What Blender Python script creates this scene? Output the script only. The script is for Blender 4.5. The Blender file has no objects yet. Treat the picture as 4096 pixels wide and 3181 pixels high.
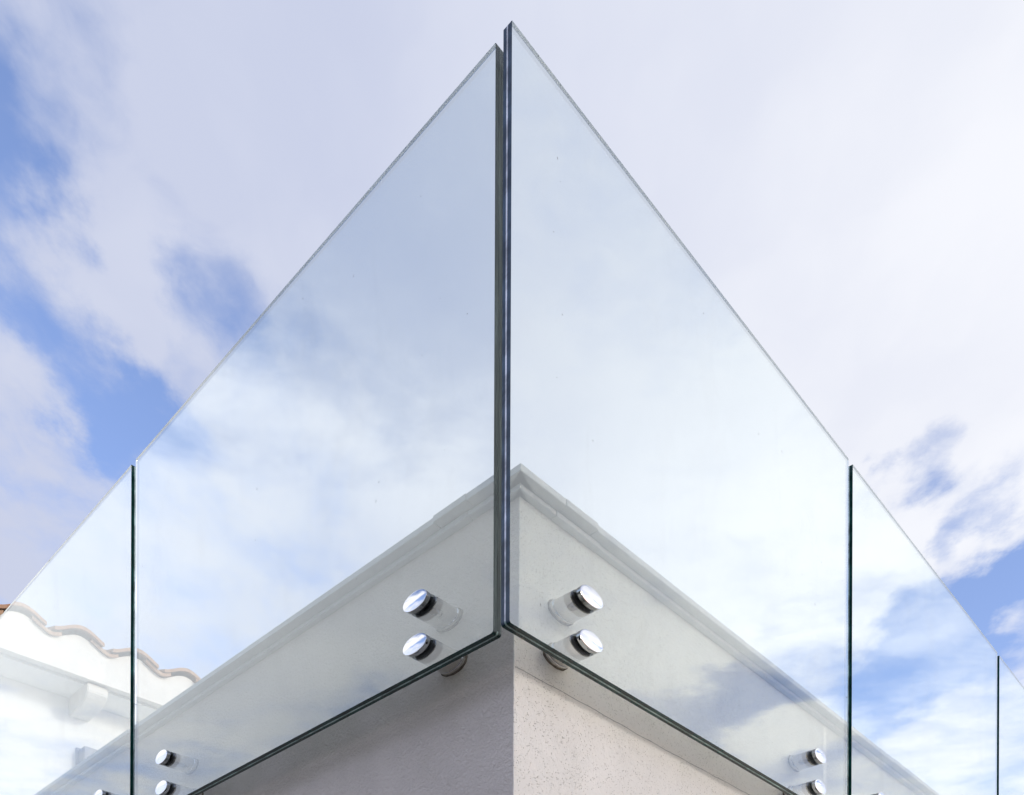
import bpy, bmesh, math, random
from mathutils import Vector, Matrix
random.seed(7)
PI = math.pi
scene = bpy.context.scene
C = scene.collection
# ------------------------------------------------------------------ camera
CAM = Vector((-1.264, -1.2099, 0.0)); YAW = 0.8124; ROLL = 0.0041
F = Vector((math.sin(YAW), math.cos(YAW), 0)); R0 = Vector((math.cos(YAW), -math.sin(YAW), 0)); U0 = Vector((0, 0, 1))
R2 = R0 * math.cos(ROLL) + U0 * math.sin(ROLL); U2 = U0 * math.cos(ROLL) - R0 * math.sin(ROLL)
cd = bpy.data.cameras.new('camera'); cam = bpy.data.objects.new('camera', cd); C.objects.link(cam)
m = Matrix((R2, U2, -F)).transposed().to_4x4(); m.translation = CAM
cam.matrix_world = m
cd.sensor_width = 36; cd.lens = 3613.3 / 4096 * 36; cd.shift_y = 2938.4 / 4096
cd.clip_start = 0.02; cd.clip_end = 3000
scene.camera = cam
# ------------------------------------------------------------------ sun
SUN_AZ = math.radians(20)          # from -Y towards +X
SUN_EL = math.radians(15)
sd = Vector((math.sin(SUN_AZ) * math.cos(SUN_EL), -math.cos(SUN_AZ) * math.cos(SUN_EL), math.sin(SUN_EL)))
sl = bpy.data.lights.new('sun', 'SUN'); sl.energy = 1.35; sl.angle = math.radians(9); sl.color = (1, .96, .90)
so = bpy.data.objects.new('sun', sl); C.objects.link(so)
so.rotation_euler = sd.to_track_quat('Z', 'Y').to_euler(); so.location = (6, -9, 8)
# ------------------------------------------------------------------ render
scene.view_settings.view_transform = 'Standard'; scene.view_settings.look = 'None'
scene.view_settings.exposure = 0; scene.view_settings.gamma = 1; scene.view_settings.use_curve_mapping = False
scene.render.engine = 'CYCLES'
cy = scene.cycles
cy.use_denoising = True; cy.max_bounces = 14; cy.transmission_bounces = 12; cy.glossy_bounces = 8; cy.diffuse_bounces = 4
cy.transparent_max_bounces = 24; cy.sample_clamp_indirect = 6; cy.blur_glossy = 0.3
# ------------------------------------------------------------------ node helper
class NT:
    def __init__(s, nt): s.n = nt.nodes; s.l = nt.links
    def put(s, sock, v):
        if isinstance(v, bpy.types.NodeSocket): s.l.new(v, sock)
        elif v is not None:
            try: sock.default_value = v
            except Exception: sock.default_value = (*v, 1)
    def math(s, op, a, b=None, c=None, clamp=False):
        x = s.n.new('ShaderNodeMath'); x.operation = op; x.use_clamp = clamp
        for i, v in enumerate((a, b, c)):
            if v is not None: s.put(x.inputs[i], v)
        return x.outputs[0]
    def vmath(s, op, a, b=None):
        x = s.n.new('ShaderNodeVectorMath'); x.operation = op
        s.put(x.inputs[0], a)
        if b is not None: s.put(x.inputs[1], b)
        return x.outputs['Value'] if op in ('DOT_PRODUCT', 'LENGTH') else x.outputs[0]
    def noise(s, vec, scale, detail=5, rough=.55, dist=0, dim='3D'):
        x = s.n.new('ShaderNodeTexNoise'); x.noise_dimensions = dim; s.put(x.inputs['Vector'], vec)
        x.inputs['Scale'].default_value = scale; x.inputs['Detail'].default_value = detail
        x.inputs['Roughness'].default_value = rough; x.inputs['Distortion'].default_value = dist
        return x.outputs['Fac']
    def smooth(s, v, lo, hi, to0=0, to1=1):
        x = s.n.new('ShaderNodeMapRange'); x.interpolation_type = 'SMOOTHSTEP'; s.put(x.inputs['Value'], v)
        x.inputs['From Min'].default_value = lo; x.inputs['From Max'].default_value = hi
        x.inputs['To Min'].default_value = to0; x.inputs['To Max'].default_value = to1
        return x.outputs[0]
    def mix(s, f, a, b):
        x = s.n.new('ShaderNodeMix'); x.data_type = 'RGBA'; s.put(x.inputs[0], f)
        for i, v in ((6, a), (7, b)):
            if isinstance(v, bpy.types.NodeSocket): s.l.new(v, x.inputs[i])
            else: x.inputs[i].default_value = (*v, 1)
        return x.outputs[2]
    def comb(s, x_, y_, z_):
        x = s.n.new('ShaderNodeCombineXYZ')
        for i, v in enumerate((x_, y_, z_)): s.put(x.inputs[i], v)
        return x.outputs[0]
# ------------------------------------------------------------------ sky
w = bpy.data.worlds.new('World'); scene.world = w; w.use_nodes = True
w.node_tree.nodes.clear(); T = NT(w.node_tree)
sky = T.n.new('ShaderNodeTexSky'); sky.sky_type = 'NISHITA'; sky.sun_disc = False
sky.sun_elevation = SUN_EL; sky.sun_rotation = math.atan2(sd.x, sd.y)
sky.air_density = 1.0; sky.dust_density = .6; sky.ozone_density = 2.0
tc = T.n.new('ShaderNodeTexCoord'); D = tc.outputs['Generated']
sep = T.n.new('ShaderNodeSeparateXYZ'); T.l.new(D, sep.inputs[0]); dz = T.math('MAXIMUM', sep.outputs[2], .06)
AL = T.math('DIVIDE', T.vmath('DOT_PRODUCT', D, tuple(F)), dz)      # along the wind
AC = T.math('DIVIDE', T.vmath('DOT_PRODUCT', D, tuple(R0)), dz)     # across it
P = T.comb(T.math('MULTIPLY', AL, .78), AC, 0)                      # clouds drawn out a little along the wind
def wander(src, scale, detail, amount):
    q = T.n.new('ShaderNodeTexNoise'); T.l.new(src, q.inputs['Vector']); q.inputs['Scale'].default_value = scale; q.inputs['Detail'].default_value = detail
    q.inputs['Roughness'].default_value = .6
    s_ = T.n.new('ShaderNodeVectorMath'); s_.operation = 'SCALE'; T.l.new(T.vmath('SUBTRACT', q.outputs['Color'], (.5, .5, .5)), s_.inputs[0])
    s_.inputs['Scale'].default_value = amount
    return s_.outputs[0]
Pw = T.vmath('ADD', P, wander(P, 3.0, 4, .20))
n1 = T.noise(Pw, 7.0, 10, .56)
n2 = T.noise(Pw, 2.4, 3, .5)
wb = T.n.new('ShaderNodeSeparateXYZ'); T.l.new(wander(P, 4.5, 6, .34), wb.inputs[0])
ALw = T.math('ADD', AL, T.math('MULTIPLY', wb.outputs[0], 1.3)); ACw = T.math('ADD', AC, wb.outputs[1])
# cloud banks and gaps: (along, across, size along, size across, weight)
CLOUDS = [
    (0.890, 0.069, 0.5, 0.5, 0.75),
    (0.870, -0.159, 0.35, 0.22, 0.3),
    (0.809, -0.438, 0.16, 0.14, -0.45),
    (0.931, -0.522, 0.14, 0.08, -0.7),
    (0.958, -0.477, 0.12, 0.06, -0.8),
    (1.041, -0.589, 0.1, 0.04, -0.4),
    (1.188, -0.554, 0.2, 0.09, -0.75),
    (1.250, -0.524, 0.16, 0.06, -0.9),
    (1.327, -0.598, 0.14, 0.04, -0.45),
    (0.997, -0.352, 0.16, 0.12, -0.28),
    (1.112, -0.340, 0.12, 0.07, -0.7),
    (1.064, -0.469, 0.12, 0.09, 1.3),
    (1.242, -0.670, 0.2, 0.06, 0.45),
    (1.385, -0.696, 0.12, 0.05, -0.4),
    (1.660, -0.893, 0.6, 0.14, 0.4),
    (1.099, -0.216, 0.12, 0.05, -0.6),
    (1.137, -0.135, 0.12, 0.06, -0.45),
    (1.513, -0.359, 0.2, 0.06, -0.45),
    (1.464, 0.230, 0.8, 0.5, 0.8),
    (1.121, 0.466, 0.35, 0.3, 0.8),
    (1.368, 0.598, 0.14, 0.07, -1.6),
    (1.461, 0.707, 0.1, 0.05, -1.2),
    (1.620, 0.886, 0.25, 0.09, -1.35),
    (1.439, 0.801, 0.1, 0.04, 0.8),
    (1.771, 0.738, 0.15, 0.06, -1.2),
    (1.949, 0.894, 0.4, 0.16, -1.35),
    (2.298, 1.091, 0.2, 0.11, 2.4),
    (1.582, 0.659, 0.22, 0.1, 1.3),
    (1.753, 0.931, 0.06, 0.05, 1.2),
    (0.455, 1.893, 0.1, 0.1, 3.0),
    (0.816, 2.181, 0.12, 0.1, 3.0),
    (0.769, 2.320, 0.08, 0.08, 1.0),
    (0.722, 2.112, 0.38, 0.24, -1.0),
    (0.326, 1.845, 0.16, 0.12, 0.8),
    (0.322, 1.345, 0.4, 0.35, 0.7),
    (0.158, 1.066, 0.25, 0.25, -0.25),
    (0.113, -1.650, 0.25, 0.2, 0.8),
    (0.037, -2.261, 0.35, 0.16, -0.5),
    (0.622, -1.769, 0.5, 0.5, 1.2),
    (0.034, -0.999, 0.35, 0.3, -1.1),
    (-0.400, -1.950, 0.3, 0.4, -1.6),
]
cov = None
for (a, c, sa, sc, wt) in CLOUDS:
    da = T.math('DIVIDE', T.math('SUBTRACT', ALw, a), sa); dc = T.math('DIVIDE', T.math('SUBTRACT', ACw, c), sc)
    r2 = T.math('ADD', T.math('MULTIPLY', da, da), T.math('MULTIPLY', dc, dc))
    g = T.math('MULTIPLY', T.math('EXPONENT', T.math('MULTIPLY', r2, -1.0)), wt)
    cov = g if cov is None else T.math('ADD', cov, g)
dens = T.math('ADD', T.math('ADD', T.math('MULTIPLY', T.math('SUBTRACT', n1, .5), 2.3), T.math('MULTIPLY', T.math('SUBTRACT', n2, .5), 1.0)), cov)
alpha = T.smooth(dens, -.92, .55)
# clouds lit from the sun's side of the sky; a bright glow where the low sun stands behind thin cloud
sunside = T.smooth(T.vmath('DOT_PRODUCT', D, tuple(Vector((.93, -.22, .36)).normalized())), .38, .98)
glow = T.math('POWER', T.math('MAXIMUM', T.vmath('DOT_PRODUCT', D, tuple(Vector((.76, -.54, .36)).normalized())), 0.0), 18.0)
thick = T.smooth(T.noise(Pw, 3.0, 5, .5), .33, .68)
west = T.smooth(T.vmath('DOT_PRODUCT', D, tuple((F * .35 - R0 * 1.5 + U0).normalized())), .80, .99)
bright = T.math('ADD', T.math('MULTIPLY', T.math('MAXIMUM', sunside, west), .85), T.math('MULTIPLY', T.math('SUBTRACT', thick, .5), .22), clamp=True)
K = 1 / .15
ccol = T.mix(bright, (.59 * K, .635 * K, .80 * K), (.97 * K, .98 * K, 1.02 * K))
gl = T.math('ADD', T.math('ADD', T.math('MULTIPLY', glow, 1.25), T.math('MULTIPLY', west, .75)), 1.02)
ccol = T.vmath('MULTIPLY', ccol, T.comb(gl, gl, gl))
gap = T.vmath('MULTIPLY', sky.outputs[0], (2.25, 1.95, 2.2))
col = T.mix(alpha, gap, ccol)
bg = T.n.new('ShaderNodeBackground'); bg.inputs['Strength'].default_value = .15; T.l.new(col, bg.inputs['Color'])
wo = T.n.new('ShaderNodeOutputWorld'); T.l.new(bg.outputs[0], wo.inputs[0])
# ------------------------------------------------------------------ materials
def mat(name):
    m = bpy.data.materials.new(name); m.use_nodes = True; m.node_tree.nodes.clear()
    t = NT(m.node_tree); out = t.n.new('ShaderNodeOutputMaterial'); return m, t, out
def princ(t, out, base, rough=.5, metal=0, spec=.5, coat=0):
    b = t.n.new('ShaderNodeBsdfPrincipled'); t.put(b.inputs['Base Color'], base); t.put(b.inputs['Roughness'], rough)
    b.inputs['Metallic'].default_value = metal; b.inputs['Specular IOR Level'].default_value = spec
    b.inputs['Coat Weight'].default_value = coat
    t.l.new(b.outputs[0], out.inputs[0]); return b
def bump(t, b, h, strength, dist):
    x = t.n.new('ShaderNodeBump'); x.inputs['Strength'].default_value = strength; x.inputs['Distance'].default_value = dist
    t.put(x.inputs['Height'], h); t.l.new(x.outputs[0], b.inputs['Normal'])
def stucco(name, base, pits, relief):
    m, t, out = mat(name)
    o = t.n.new('ShaderNodeTexCoord').outputs['Object']
    sp = t.n.new('ShaderNodeSeparateXYZ'); t.l.new(o, sp.inputs[0])
    big = t.noise(o, 2.3, 4, .55); mid = t.noise(o, 14, 4, .6); fine = t.noise(o, 130, 4, .62, .5); grit = t.noise(o, 420, 2, .5)
    c = t.mix(t.smooth(big, .3, .7), tuple(k * .93 for k in base), tuple(min(1, k * 1.06) for k in base))
    c = t.mix(t.math('MULTIPLY', t.smooth(mid, .5, .75), .22), c, (base[0] * .86, base[1] * .88, base[2] * .83))
    # pinholes: sparse voronoi cells
    v = t.n.new('ShaderNodeTexVoronoi'); t.l.new(t.vmath('ADD', o, t.vmath('MULTIPLY', t.comb(mid, fine, mid), (.004, .004, .004))), v.inputs['Vector'])
    v.inputs['Scale'].default_value = 290; v.inputs['Randomness'].default_value = 1
    vs = t.n.new('ShaderNodeSeparateColor'); t.l.new(v.outputs['Color'], vs.inputs[0])
    rad = t.math('MULTIPLY', t.smooth(t.math('ADD', vs.outputs[0], t.math('MULTIPLY', t.math('SUBTRACT', mid, .5), .9)), .28, 1.0), .30)
    pit = t.smooth(t.math('SUBTRACT', v.outputs['Distance'], rad), -.06, .05, 1, 0)
    pit = t.math('MULTIPLY', pit, t.smooth(vs.outputs[0], .26, .36))
    pit = t.math('MULTIPLY', pit, pits)
    # green tint of light through the glass, put into the colour in patches
    glass_tint = t.math('MULTIPLY', t.smooth(sp.outputs[2], .885, .915), t.smooth(sp.outputs[2], .96, 1.12, 1, 0))
    glass_tint = t.math('MULTIPLY', glass_tint, t.smooth(t.noise(o, 6, 5, .6), .2, .75))
    c = t.mix(t.math('MULTIPLY', glass_tint, .06 if pits > .5 else .40), c, (base[0] * .74, base[1] * .78, base[2] * .66))
    edge_shade = t.math('MULTIPLY', t.smooth(sp.outputs[2], .845, .882), t.smooth(sp.outputs[2], .885, .905, 1, 0))  # soft shadow of the glass edge, painted mainly on the side face
    c = t.mix(t.math('MULTIPLY', edge_shade, .30 if pits < .5 else .05), c, (base[0] * .60, base[1] * .60, base[2] * .54))
    c = t.mix(t.math('MULTIPLY', pit, .85), c, (base[0] * .36, base[1] * .34, base[2] * .28))
    h = t.math('ADD', t.math('MULTIPLY', fine, relief), t.math('MULTIPLY', grit, relief * .35))
    h = t.math('SUBTRACT', h, t.math('MULTIPLY', pit, .9))
    h = t.math('ADD', h, t.math('MULTIPLY', mid, .8))
    b = princ(t, out, c, .93, 0, .15)
    bump(t, b, h, 1.0, .0036 if pits > .5 else .0055)
    return m
M = {}
M['stucco_lit'] = stucco('pinholed cream stucco', (.74, .715, .655), 1.0, .5)
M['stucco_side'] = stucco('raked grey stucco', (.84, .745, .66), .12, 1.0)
def plain(name, base, rough=.8, var=.06, sc=8, b_s=.3, b_sc=60, b_d=.002, spec=.3):
    m, t, out = mat(name); o = t.n.new('ShaderNodeTexCoord').outputs['Object']
    n = t.noise(o, sc, 5, .6)
    c = t.mix(t.smooth(n, .3, .7), tuple(max(0, k * (1 - var)) for k in base), tuple(min(1, k * (1 + var)) for k in base))
    b = princ(t, out, c, rough, 0, spec)
    bump(t, b, t.noise(o, b_sc, 4, .6), b_s, b_d); return m
M['coping'] = plain('painted coping', (.66, .67, .665), .6, .06, 12, .4, 40, .002)
M['moulding'] = plain('painted moulding', (.64, .645, .64), .65, .06, 12, .4, 40, .002)
M['white_render'] = plain('white render', (.80, .80, .77), .9, .04, 3, .4, 70, .003)
M['mortar'] = plain('white mortar', (.80, .77, .70), .9, .06, 9, .5, 50, .004)
M['lamp_grey'] = plain('grey powder coat', (.30, .31, .33), .5, .03, 9, .1, 90, .0005)
M['ground'] = plain('paving', (.13, .12, .11), .9, .15, .8, .5, 12, .01)
M['sealant'] = plain('weathered sealant', (.20, .165, .12), .85, .35, 90, .8, 260, .0015)
M['rubber'] = plain('black rubber', (.012, .012, .012), .45, .2, 60, .1, 200, .0003, .5)
M['hole'] = plain('black hole', (.008, .008, .008), .9, .1, 60, .1, 200, .0003, .2)
def terracotta():
    m, t, out = mat('terracotta'); o = t.n.new('ShaderNodeTexCoord').outputs['Object']
    oi = t.n.new('ShaderNodeObjectInfo')
    n = t.noise(o, 14, 6, .65)
    c = t.mix(t.smooth(n, .3, .7), (.36, .19, .115), (.50, .34, .23))
    c = t.mix(t.math('MULTIPLY', oi.outputs['Random'], .35), c, (.50, .36, .24))
    b = princ(t, out, c, .85, 0, .25); bump(t, b, t.noise(o, 120, 4, .6), .5, .002); return m
M['terracotta'] = terracotta()
def steel(name, rough, base, grain=0):
    m, t, out = mat(name); o = t.n.new('ShaderNodeTexCoord').outputs['Object']
    n = t.noise(o, 35, 4, .6)
    r = t.smooth(n, .3, .7, rough * .8, rough * 1.3)
    b = princ(t, out, base, r, 1.0)
    if grain:
        s = t.vmath('MULTIPLY', o, (40, 1500, 1500)); bump(t, b, t.noise(s, 1, 2, .5), grain, .0002)
    return m
M['polished'] = steel('polished steel', .025, (.64, .64, .65))
M['satin'] = steel('satin steel', .10, (.66, .64, .62), .15)
def glass():
    m, t, out = mat('clear float glass')
    g = t.n.new('ShaderNodeBsdfGlass'); g.inputs['IOR'].default_value = 1.70; g.inputs['Roughness'].default_value = 0
    g.inputs['Color'].default_value = (.928, .950, .940, 1)
    o = t.n.new('ShaderNodeTexCoord').outputs['Object']
    d = t.n.new('ShaderNodeBsdfDiffuse'); d.inputs['Color'].default_value = (.75, .75, .72, 1)
    film = t.math('MULTIPLY', t.smooth(t.noise(t.vmath('MULTIPLY', o, (1, 1, .35)), 7, 6, .68, .8), .48, .85), .035)
    sp = t.n.new('ShaderNodeSeparateXYZ'); t.l.new(o, sp.inputs[0])
    low = t.math('MULTIPLY', t.smooth(sp.outputs[2], 0, .10, 1, 0), t.math('MULTIPLY', t.noise(o, 60, 4, .7), .05))
    mx = t.n.new('ShaderNodeMixShader'); t.l.new(t.math('ADD', film, low), mx.inputs[0]); t.l.new(g.outputs[0], mx.inputs[1]); t.l.new(d.outputs[0], mx.inputs[2])
    t.l.new(mx.outputs[0], out.inputs[0]); return m
M['glass'] = glass()
def clear_edge(share, col):
    m, t, out = mat('polished clear glass edge')
    b = t.n.new('ShaderNodeBsdfPrincipled'); b.inputs['Base Color'].default_value = (*col, 1); b.inputs['Roughness'].default_value = .15
    tr = t.n.new('ShaderNodeBsdfTransparent'); tr.inputs[0].default_value = (.90, .92, .94, 1)
    mx = t.n.new('ShaderNodeMixShader'); mx.inputs[0].default_value = share; t.l.new(tr.outputs[0], mx.inputs[1]); t.l.new(b.outputs[0], mx.inputs[2])
    t.l.new(mx.outputs[0], out.inputs[0]); return m
M['edge_clear'] = clear_edge(.14, (.40, .42, .47)); M['arris_clear'] = clear_edge(.5, (.66, .66, .72))
def edge(name, base, rough=.12, streak=(6, 6, 6)):
    m, t, out = mat(name); o = t.n.new('ShaderNodeTexCoord').outputs['Object']
    n = t.noise(t.vmath('MULTIPLY', o, streak), 3, 4, .6)
    c = t.mix(t.smooth(n, .35, .68), tuple(k * .55 for k in base), tuple(k * 1.5 for k in base))
    b = princ(t, out, c, rough, 0, .22); return m
M['edge'] = edge('deep green glass edge', (.006, .046, .039))
M['edge_grey'] = edge('grey green glass edge', (.075, .092, .085), .2, (160, 160, 1.5))
M['edge_navy'] = edge('slate blue glass edge', (.048, .078, .118), .35)
M['arris'] = edge('ground arris', (.03, .07, .065), .2)
M['interlayer'] = edge('milky interlayer', (.42, .56, .52), .3)
M['interlayer_pale'] = edge('pale interlayer', (.85, .85, .90), .4)
# ------------------------------------------------------------------ mesh helpers
def link(name, bm, mats, parent=None, smooth=None, kind=None):
    me = bpy.data.meshes.new(name); bmesh.ops.recalc_face_normals(bm, faces=bm.faces); bm.to_mesh(me); bm.free()
    for mm in (mats if isinstance(mats, (list, tuple)) else [mats]): me.materials.append(mm)
    o = bpy.data.objects.new(name, me); C.objects.link(o)
    if parent: o.parent = parent
    if smooth is not None:
        for p in me.polygons: p.use_smooth = True
        try:
            me.set_sharp_from_angle(angle=math.radians(smooth))
        except Exception: pass
    if kind: o['kind'] = kind
    return o
def empty(name, label, cat, loc, group=None, rz=0):
    o = bpy.data.objects.new(name, None); C.objects.link(o); o.location = loc; o.rotation_euler = (0, 0, rz)
    o.empty_display_size = .05
    o['label'] = label; o['category'] = cat
    if group: o['group'] = group
    return o
def box(bm, x0, x1, y0, y1, z0, z1, mi=0):
    v = [bm.verts.new((x, y, z)) for x in (x0, x1) for y in (y0, y1) for z in (z0, z1)]
    for q in ((0, 1, 3, 2), (4, 6, 7, 5), (0, 4, 5, 1), (2, 3, 7, 6), (0, 2, 6, 4), (1, 5, 7, 3)):
        f = bm.faces.new([v[i] for i in q]); f.material_index = mi
def prism(bm, pts, axis, a0, a1, mi=0):
    """pts: closed outline; extruded along axis 0/1/2 from a0 to a1 (a0, a1 may be functions of the point)"""
    def mk(p, a):
        a = a(p) if callable(a) else a
        return {0: (a, p[0], p[1]), 1: (p[0], a, p[1]), 2: (p[0], p[1], a)}[axis]
    A = [bm.verts.new(mk(p, a0)) for p in pts]; B = [bm.verts.new(mk(p, a1)) for p in pts]
    n = len(pts)
    for i in range(n):
        f = bm.faces.new((A[i], A[(i + 1) % n], B[(i + 1) % n], B[i])); f.material_index = mi
    f = bm.faces.new(A); f.material_index = mi; f = bm.faces.new(B); f.material_index = mi
def lathe(bm, prof, seg=64, mi=0, wob=None):
    """prof: (r, x) pairs, revolved about the local +X axis"""
    rings = []
    for (r, x) in prof:
        if r < 1e-7: rings.append([bm.verts.new((x, 0, 0))]); continue
        ring = []
        for k in range(seg):
            a = 2 * PI * k / seg; rr = r * (1 + (wob(a) if wob else 0))
            ring.append(bm.verts.new((x, rr * math.cos(a), rr * math.sin(a))))
        rings.append(ring)
    for A, B in zip(rings, rings[1:]):
        if len(A) == 1 and len(B) == 1: continue
        for k in range(seg):
            k2 = (k + 1) % seg
            if len(A) == 1: f = bm.faces.new((A[0], B[k2], B[k]))
            elif len(B) == 1: f = bm.faces.new((A[k], A[k2], B[0]))
            else: f = bm.faces.new((A[k], A[k2], B[k2], B[k]))
            f.material_index = mi
# ------------------------------------------------------------------ ground
bm = bmesh.new(); bmesh.ops.create_grid(bm, x_segments=4, y_segments=4, size=900)
g = link('ground', bm, M['ground'], kind='structure'); g.location = (0, 0, -1.6)
# ------------------------------------------------------------------ terrace wall
ZT = 1.2505; O1 = .038; O2 = .016; H1 = .014; H2 = .010
ZW = ZT - H1 - .0005
wall = empty('terrace_wall', 'stucco terrace wall corner, sunlit cream on its right face and grey in shade on its left', 'wall', (0, 0, -1.6))
def wall_face(name, mm, axis, length):
    """one rendered face with a finely divided outer skin, slightly uneven like trowelled render"""
    bm = bmesh.new()
    nu, nv = 160, 60
    z0, z1 = -1.6, ZW
    rows = []
    for j in range(nv + 1):
        z = z0 + (z1 - z0) * (j / nv)
        row = []
        for i in range(nu + 1):
            t = i / nu; u = length * t ** 2.2
            d = .0009 * math.sin(u * 7 + z * 3) + .0007 * math.sin(z * 11 - u * 4)
            fade = min(1, u / .15); d *= fade
            row.append(bm.verts.new((u, d, z) if axis == 'x' else (d, u, z)))
        rows.append(row)
    for j in range(nv):
        for i in range(nu):
            bm.faces.new((rows[j][i], rows[j][i + 1], rows[j + 1][i + 1], rows[j + 1][i]))
    return bm
R_C = .0022
bm = bmesh.new()
# body: block with a small worn radius at the corner
LX, LY = 7.0, 3.44
arc = [(R_C - R_C * math.cos(a), R_C - R_C * math.sin(a)) for a in [i * PI / 2 / 4 for i in range(5)]]
nz = 220
cols = []
outline = [(.0, LY)] + [(0, y) for y in (1.8, .9, .4, .15, .05, .012)] + [(p[0], p[1]) for p in arc] + [(x, 0) for x in (.012, .05, .15, .4, .9, 1.8, 3.5, LX)]
for j in range(nz + 1):
    z = -1.6 + (ZW + 1.6) * j / nz
    q = random.uniform(-1, 1)
    ring = []
    for (x, y) in outline:
        e = .0
        if x < .013 and y < .013: e = q * .0005 + .0006 * math.sin(z * 37) * math.sin(z * 13)
        ring.append(bm.verts.new((x + max(0, e), y + max(0, e), z)))
    cols.append(ring)
for A, B in zip(cols, cols[1:]):
    for i in range(len(outline) - 1):
        f = bm.faces.new((A[i], A[i + 1], B[i + 1], B[i]))
        f.material_index = 0 if i >= 8 else 1
        f.smooth = True
top = [bm.verts.new((x, y, ZW)) for (x, y) in ((LX, 0), (LX, LY), (0, LY))]
f = bm.faces.new(cols[-1][::-1] + [top[1]] if False else list(cols[-1]) + [top[1]]); f.material_index = 0
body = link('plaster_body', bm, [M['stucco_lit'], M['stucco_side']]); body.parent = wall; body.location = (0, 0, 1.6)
# shadow line of the glass edge, built as a thin dark ridge of render
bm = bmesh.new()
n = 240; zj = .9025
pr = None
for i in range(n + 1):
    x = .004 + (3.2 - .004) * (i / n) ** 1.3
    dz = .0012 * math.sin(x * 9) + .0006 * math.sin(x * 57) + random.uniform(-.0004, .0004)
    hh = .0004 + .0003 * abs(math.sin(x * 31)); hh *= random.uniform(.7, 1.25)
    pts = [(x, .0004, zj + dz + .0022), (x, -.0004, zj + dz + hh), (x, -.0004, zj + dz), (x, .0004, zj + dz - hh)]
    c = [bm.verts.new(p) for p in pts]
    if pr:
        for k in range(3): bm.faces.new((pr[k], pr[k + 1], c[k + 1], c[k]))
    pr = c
M['edge_shadow'] = plain('painted glass edge shadow', (.34, .34, .30), .95, .25, 60, .6, 300, .001)
jo = link('glass_edge_shadow', bm, M['edge_shadow'], wall); jo.location = (.006, -.0065, 1.6)
jo['label'] = 'thin shadow line of the glass edge, modelled on the sunlit render'
WX, WY = .006, -.0065          # how far the wall faces stand off the setting-out lines
body.location = (WX, WY, 1.6)
# coping pieces: metal-thin slabs over a moulding, mitred at the corner
def coping_piece(side, u0, u1, name, offs, top, bot, dz, mitre0=False, mm='coping'):
    bm = bmesh.new(); b = .0012
    out = offs
    prof = [(-out, bot + b), (-out, top - b), (-out + b, top), (.30, top), (.30, bot), (-out + b, bot)]
    st = (lambda p: p[0]) if mitre0 else u0
    prism(bm, prof, 0, st, u1)
    if side == 'L':
        for v in bm.verts: v.co = Vector((v.co.y, v.co.x, v.co.z))
    for v in bm.verts: v.co.z += dz
    o = link(name, bm, M[mm], wall); o.location = (WX, WY, 1.6)
    return o
cuts = {'R': [0, .095, .195, 1.79, 3.4, 5.2, 6.9], 'L': [0, .082, .178, 1.6, 3.4]}
for side, cc in cuts.items():
    for i, (a, b) in enumerate(zip(cc, cc[1:])):
        jit = (0, .0012, -.0008, .0004, 0, 0, 0)[i]
        coping_piece(side, a + (.0007 if i else 0), b - .0007, 'coping_tile', O1 + jit, ZT, ZT - H1, (0, .0005, -.0010, .0003, 0, 0)[i], i == 0)
    mc = {'R': [0, .090, .23, 1.75, 3.5, 6.9], 'L': [0, .10, .22, 1.9, 3.4]}[side]
    for i, (a, b) in enumerate(zip(mc, mc[1:])):
        jit = (0, .0014, -.0010, .0006, 0)[i]
        coping_piece(side, a + (.0006 if i else 0), b - .0006, 'moulding', O2 + jit, ZT - H1 - .001, ZT - H1 - .001 - H2 - (0, .0012, 0, .0006, 0)[i], 0, i == 0, 'moulding')
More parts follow.
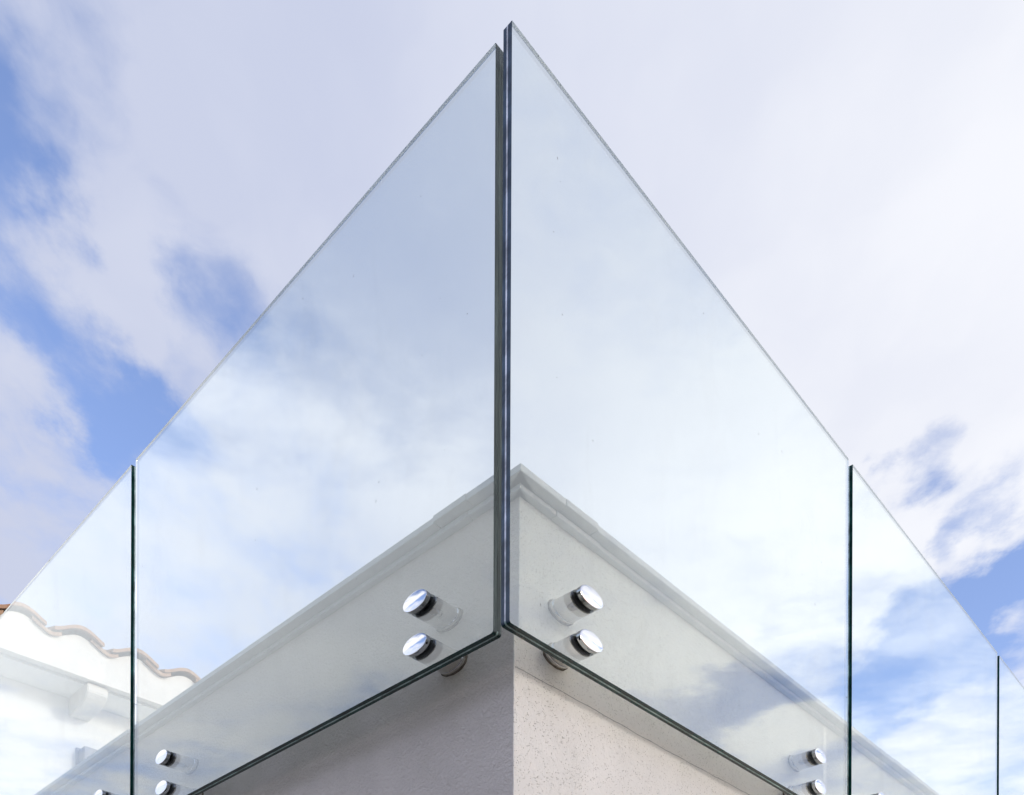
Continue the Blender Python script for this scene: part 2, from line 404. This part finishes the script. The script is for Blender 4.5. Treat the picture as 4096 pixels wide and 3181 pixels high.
# ------------------------------------------------------------------ glass panels
DG = .087; TG = .0215; ZB = .9163; ZG = 2.0
def panel(width, near_rad=.006, ply_step=0.0, end_mats=('edge_navy', 'interlayer_pale'), bot='edge'):
    """local frame: +X along the panel from its near end, +Y from the outer to the inner face, +Z up.
       returns pane bmesh, interlayer bmesh"""
    H = ZG - ZB
    def outline(ins):
        pts = []
        r = max(near_rad - ins, .001); r2 = max(.0025 - ins, .0008)
        for (cx_, cz, rr, a0) in ((ins + r, ins + r, r, PI), (width - ins - r2, ins + r2, r2, 1.5 * PI), (width - ins - r2, H - ins - r2, r2, 0), (ins + r2, H - ins - r2, r2, .5 * PI)):
            for k in range(5):
                a = a0 + PI / 2 * k / 4
                pts.append((cx_ + rr * math.cos(a), cz + rr * math.sin(a)))
        return pts
    cham = .0007
    lay = [(0, cham), (cham, 0), (TG - cham, 0), (TG, cham)]
    bm = bmesh.new(); rings = []
    for (y, ins) in lay: rings.append([bm.verts.new((x, y, z)) for (x, z) in outline(ins)])
    N = len(rings[0])
    for li, (A, B) in enumerate(zip(rings, rings[1:])):
        for i in range(N):
            f = bm.faces.new((A[i], A[(i + 1) % N], B[(i + 1) % N], B[i]))
            c = f.calc_center_median()
            if c.z < .004 + near_rad and c.x < width - .01 and not (c.x < near_rad * .5 and c.z > near_rad * .3): mi = 1
            elif c.x < .01: mi = 2
            else: mi = 4
            if li != 1: mi = 5 if mi == 4 else (3 if mi == 1 else 2)
            f.material_index = 0 if mi == 4 else (4 if mi == 5 else mi)
    bm.faces.new(rings[0]); bm.faces.new(rings[-1])
    # interlayer line, showing at the polished edges as a fine ring
    bi = bmesh.new(); hw = .0017; yc = TG * .5
    A = [bi.verts.new((x, yc - hw, z)) for (x, z) in outline(-.0004)]; B = [bi.verts.new((x, yc + hw, z)) for (x, z) in outline(-.0004)]
    A2 = [bi.verts.new((x, yc - hw, z)) for (x, z) in outline(.0003)]; B2 = [bi.verts.new((x, yc + hw, z)) for (x, z) in outline(.0003)]
    for i in range(N):
        j = (i + 1) % N
        c = (A[i].co + A[j].co) / 2
        if c.z > H - .02 or c.x > width - .02: continue      # only where the edge is opaque
        mi = 1 if c.x < .006 and c.z > near_rad * .8 else 0
        for q in ((A[i], A[j], B[j], B[i]), (A[i], A2[i], A2[j], A[j]), (B[i], B[j], B2[j], B2[i])):
            f = bi.faces.new(q); f.material_index = mi
    loose = [v for v in bi.verts if not v.link_faces]
    bmesh.ops.delete(bi, geom=loose, context='VERTS')
    return bm, bi
def add_panel(side, u, width, label, mats):
    H = ZG - ZB
    if side == 'R': e = empty('glass_screen', label, 'glass screen', (u, -DG, ZB), 'laminated glass panels of the balustrade')
    else: e = empty('glass_screen', label, 'glass screen', (-DG, u, ZB), 'laminated glass panels of the balustrade')
    bm, bi = panel(width)
    if side == 'L':
        for b_ in (bm, bi):
            for v in b_.verts: v.co = Vector((v.co.y, v.co.x, v.co.z))
    po = link('pane', bm, [M['glass'], M['edge'], M[mats[0]], M['arris'], M['arris_clear']], e)
    link('interlayer', bi, [M['interlayer'], M[mats[1]]], e)
    # dried specks on the outer face
    bs = bmesh.new(); rnd = random.Random(int(u * 1000) + (1 if side == 'L' else 2))
    for k in range(26):
        a, b = rnd.uniform(.03, width - .03), rnd.uniform(.05, H - .05); s = rnd.uniform(.0005, .0011); an = rnd.uniform(0, PI); el = rnd.choice((1, 1, 1.6, 4))
        pts = []
        for q in range(6):
            t_ = q * PI / 3; px, pz = s * math.cos(t_), s * el * math.sin(t_)
            pts.append((a + px * math.cos(an * .2) - pz * math.sin(an * .2), b + pz))
        vs = [bs.verts.new((p[0], -.0003, p[1])) for p in pts]; bs.faces.new(vs)
        c_ = bs.verts.new((a, -.0006, b))
        for q in range(6): bs.faces.new((vs[q], vs[(q + 1) % 6], c_))
    if side == 'L':
        for v in bs.verts: v.co = Vector((v.co.y, v.co.x, v.co.z))
    link('dirt_speck', bs, M['speck'], e, kind='stuff')
    return e
M['speck'] = plain('dried dirt', (.16, .16, .16), .9, .2, 200, .1, 200, .0003)
WR, WL, GAP = 1.4514, 1.5037, .0289; ER, EL = -.0912, -.0428
add_panel('R', ER, WR, 'wide glass panel right of the corner, its bare end overlapping the left one', ('edge_navy', 'interlayer_pale'))
add_panel('R', ER + WR + GAP, WR, 'second glass panel to the right, blue sky and white cloud behind it', ('edge', 'interlayer'))
add_panel('R', ER + 2 * (WR + GAP), WR, 'sliver of a third glass panel at the right edge of the view', ('edge', 'interlayer'))
add_panel('L', EL, WL, 'wide glass panel left of the corner in front of the shaded wall', ('edge_grey', 'edge_grey'))
add_panel('L', EL + WL + GAP, WL, 'glass panel at far left in front of the white house eave', ('edge', 'interlayer'))
# ------------------------------------------------------------------ standoffs (local +X points out from the wall)
RY, RZ = .0360, .0181      # the fittings are oval: wider along the wall than they are tall
def standoff_meshes(L):
    r = .0242
    out = {}
    b = bmesh.new()                                             # domed polished cap
    rc = .0242
    dome = [(0, L + .0160)] + [(rc * .94 * q, L + .0142 + .0018 * math.cos(q * PI / 2)) for q in [i / 10 for i in range(1, 11)]]
    lathe(b, dome + [(rc * .985, L + .0138), (rc, L + .0132), (rc, L + .0040), (rc * .975, L + .0034), (rc * .86, L + .0032), (.008, L + .0032)], 72)
    out['cap'] = (b, 'polished', 25)
    b = bmesh.new(); lathe(b, [(.007, L + .0031), (.0222, L + .0031), (.0229, L + .0017), (.0222, L + .0003), (.007, L + .0003)], 56)
    out['gasket'] = (b, 'rubber', 40)
    b = bmesh.new(); lathe(b, [(.007, L - TG - .0003), (.0236, L - TG - .0003), (.0241, L - TG - .0015), (.0236, L - TG - .0029), (.007, L - TG - .0029)], 56)
    out['gasket_inner'] = (b, 'rubber', 40)
    b = bmesh.new()
    e1 = L - TG - .003
    lathe(b, [(.007, e1), (r * .97, e1), (r, e1 - .0008), (r, .0125), (r * .975, .0118)], 72)
    out['rod'] = (b, 'satin', 25)
    b = bmesh.new(); lathe(b, [(r * .975, .0116), (r * 1.0, .0110), (r * 1.04, .0095), (r * 1.05, .008), (r * 1.05, .003), (r * 1.03, .0025)], 72)
    out['flange'] = (b, 'satin', 25)
    b = bmesh.new()
    lathe(b, [(r * 1.02, .0030), (r * 1.09, .0026), (r * 1.12, .0012), (r * 1.13, -.0005)], 72, 0, lambda a: .018 * math.sin(a * 5 + 1) + .015 * math.sin(a * 11) + (.03 if math.sin(a) < -.3 else 0) * abs(math.sin(a)))
    out['sealant'] = (b, 'sealant', 60)
    b = bmesh.new(); lathe(b, [(0, 0), (.0022, .0001), (.0024, -.0002)], 20)
    out['set_hole'] = (b, 'hole', 60)
    return out
SM = {}
for side, k, (b, mm, sm) in [(s, k, v) for s, L in (('R', DG + WY), ('L', DG + WX)) for k, v in standoff_meshes(L).items()]:
    if k != 'set_hole':
        for v in b.verts: v.co.y *= RY / .0242; v.co.z *= RZ / .0242
    me = bpy.data.meshes.new(k); bmesh.ops.recalc_face_normals(b, faces=b.faces); b.to_mesh(me); b.free(); me.materials.append(M[mm])
    for p in me.polygons: p.use_smooth = True
    me.set_sharp_from_angle(angle=math.radians(sm)); SM[side + k] = me
def standoff(side, u, z, label, hole=False, roll=0):
    rz = {'R': -PI / 2, 'L': PI}[side]
    loc = (u, WY, z) if side == 'R' else (WX, u, z)
    L = DG + (WY if side == 'R' else WX)
    e = empty('glass_standoff', label, 'standoff', loc, 'polished steel standoffs clamping the glass', rz)
    for k, nm in (('cap', 'cap'), ('gasket', 'gasket'), ('gasket_inner', 'gasket'), ('rod', 'rod'), ('flange', 'flange'), ('sealant', 'sealant')):
        o = bpy.data.objects.new(nm, SM[side + k]); C.objects.link(o); o.parent = e
        if k == 'cap' and hole:
            h = bpy.data.objects.new('set_hole', SM[side + 'set_hole']); C.objects.link(h); h.parent = o
            a = hole
            h.location = (L + .0095, (RY + .0001) * math.cos(a), (RZ + .0001) * math.sin(a))
            h.rotation_euler = Vector((0, math.cos(a) / RY, math.sin(a) / RZ)).to_track_quat('X', 'Z').to_euler()
    return e
ZS1 = ZB + .0493; ZS2 = ZS1 + .0863
xs = {'RN': ER + .2203, 'RF': ER + WR - .2088, 'R2': ER + WR + GAP + .2050, 'LN': EL + .2069, 'LF': EL + WL - .2028, 'L2': EL + WL + GAP + .2028}
standoff('R', xs['RN'], ZS2, 'upper of the two large standoffs just right of the corner', False, .4)
standoff('R', xs['RN'], ZS1, 'lower large standoff right of the corner, its wall flange showing below the glass', math.radians(205), 1.0)
standoff('R', xs['RF'], ZS2, 'upper of the two small standoffs near the lower right', False, 1.7)
standoff('R', xs['RF'], ZS1, 'lower small standoff near the lower right, crossed by the glass edge behind it', False, 2.2)
standoff('R', xs['R2'], ZS2, 'standoff on the second right panel, only its top showing at the bottom edge', False, 2.9)
standoff('L', xs['LN'], ZS2, 'upper of the two large standoffs just left of the corner, cloud mirrored in its cap', False, .9)
standoff('L', xs['LN'], ZS1, 'lower large standoff left of the corner, with a small hole in its cap rim', math.radians(335), .2)
standoff('L', xs['LF'], ZS2, 'upper of the two small standoffs near the lower left', False, 1.2)
standoff('L', xs['LF'], ZS1, 'lower small standoff near the lower left, beneath its twin', math.radians(60), 1.9)
standoff('L', xs['L2'], ZS2, 'standoff on the far left panel, cut off by the bottom edge of the view', False, 2.4)
# ------------------------------------------------------------------ white house behind on the left
Y0 = 3.2; ZE = 2.147
house = empty('white_house', 'white rendered house behind the far left glass, with a tiled eave', 'house', (1.0, 3.46, -1.6))
def hpart(name, bm, mm, smooth=None, parent=house):
    o = link(name, bm, mm, None, smooth); o.parent = parent
    if parent is house: o.matrix_parent_inverse = Matrix.Translation((-1.0, -3.46, 1.6))
    return o
bm = bmesh.new(); box(bm, -.12, 4.6, 3.46, 7.5, -1.6, 2.30)
hpart('wall', bm, M['white_render'])
PITCH = .26; XC0 = .176          # crest of the first tile in view
def wave(x):
    """height of the S-tile above the fascia, at distance x along the eave"""
    t = ((x - XC0) / PITCH) % 1.0
    if t > .5: t -= 1
    c = .5 + .5 * math.cos(2 * PI * t)
    return .006 + .050 * c ** .85
bm = bmesh.new(); N = 420; x0, x1 = -.13, 4.5; pts = [(x0, ZE)]
pts = [(x1, ZE), (x0, ZE)] + [(x0 + (x1 - x0) * i / N, ZE + .125 + wave(x0 + (x1 - x0) * i / N)) for i in range(N + 1)]
prism(bm, pts, 1, Y0, Y0 + .26); hpart('eave', bm, M['mortar'])
bm = bmesh.new(); box(bm, -.13, 4.5, Y0 + .0, Y0 + .012, ZE - .006, ZE + .0, 0)
hpart('drip_edge', bm, M['mortar'])
bm = bmesh.new(); box(bm, -.13, 4.5, Y0 + .06, Y0 + .259, ZE - .012, ZE - .0005, 0)
hpart('soffit_board', bm, M['white_render'])
# roof tile: S profile shell, one mesh shared
def tile_mesh(name, xa, xb, lift0, th):
    bm = bmesh.new(); n = 16; Lt = .46; sl_ = math.tan(math.radians(17))
    secs = []
    for (yy, lift, sc) in ((0, 0, 1.0), (Lt, Lt * sl_ - .010, .96)):
        up, dn = [], []
        for i in range(n + 1):
            x = (xa + (xb - xa) * i / n) * PITCH
            ph = (x / PITCH + .5) % 1 - .5
            c = .5 + .5 * math.cos(2 * PI * ph)
            z = .006 + .050 * c ** .85 + lift0
            up.append((x * sc, yy, z * sc + lift + th)); dn.append((x * sc, yy, z * sc + lift))
        secs.append([bm.verts.new(p) for p in up] + [bm.verts.new(p) for p in dn[::-1]])
    A, B = secs; k = len(A)
    for i in range(k): bm.faces.new((A[i], A[(i + 1) % k], B[(i + 1) % k], B[i]))
    for s in (A, B):
        for i in range(n):
            bm.faces.new((s[i], s[i + 1], s[k - 2 - i], s[k - 1 - i]))
    bmesh.ops.recalc_face_normals(bm, faces=bm.faces)
    me = bpy.data.meshes.new(name); bm.to_mesh(me); bm.free(); me.materials.append(M['terracotta'])
    for p in me.polygons: p.use_smooth = True
    me.set_sharp_from_angle(angle=math.radians(40)); return me
covers = tile_mesh('cover_tile', -.48, .38, .017, .016); pans = tile_mesh('pan_tile', .17, .66, 0, .016); rt = random.Random(3)
for row in range(3):
    for i in range(-1, 5):
        for nm, me in (('cover_tile', covers), ('pan_tile', pans)):
            o = bpy.data.objects.new(nm, me); C.objects.link(o); o.parent = house
            o.matrix_parent_inverse = Matrix.Translation((-1.0, -3.46, 1.6))
            o.location = (XC0 + i * PITCH + rt.uniform(-.004, .004), Y0 - (.034 if nm == 'cover_tile' else .022) + row * .36 + rt.uniform(-.006, .006), ZE + .121 + row * .12 + rt.uniform(0, .003))
            o.rotation_euler = (rt.uniform(-.01, .01), rt.uniform(-.02, .02), rt.uniform(-.015, .015))
# corbel: beam end under the eave
bm = bmesh.new()
pr = [(Y0 + .03, ZE - .007), (Y0 + .03, ZE - .046), (Y0 + .06, ZE - .074), (Y0 + .11, ZE - .092), (Y0 + .262, ZE - .098), (Y0 + .262, ZE - .007)]
prism(bm, pr, 0, .482, .578)
bmesh.ops.bevel(bm, geom=list(bm.edges), offset=.004, segments=2, affect='EDGES')
hpart('corbel', bm, M['mortar'], 40)
# box lamp on the house wall
lp = empty('wall_lamp', 'small grey box lamp on the white house wall, half hidden by the coping', 'lamp', (0, 0, 0))
lp.location = (0.575, 3.448, 1.892)
bm = bmesh.new(); box(bm, -.05, .05, -.07, 0, -.14, 0); bmesh.ops.bevel(bm, geom=list(bm.edges), offset=.003, segments=2, affect='EDGES')
link('housing', bm, M['lamp_grey'], lp, 40)
bm = bmesh.new(); box(bm, -.06, .06, .0, .012, -.15, .01); bmesh.ops.bevel(bm, geom=list(bm.edges), offset=.002, segments=1, affect='EDGES')
link('back_plate', bm, M['lamp_grey'], lp, 40)
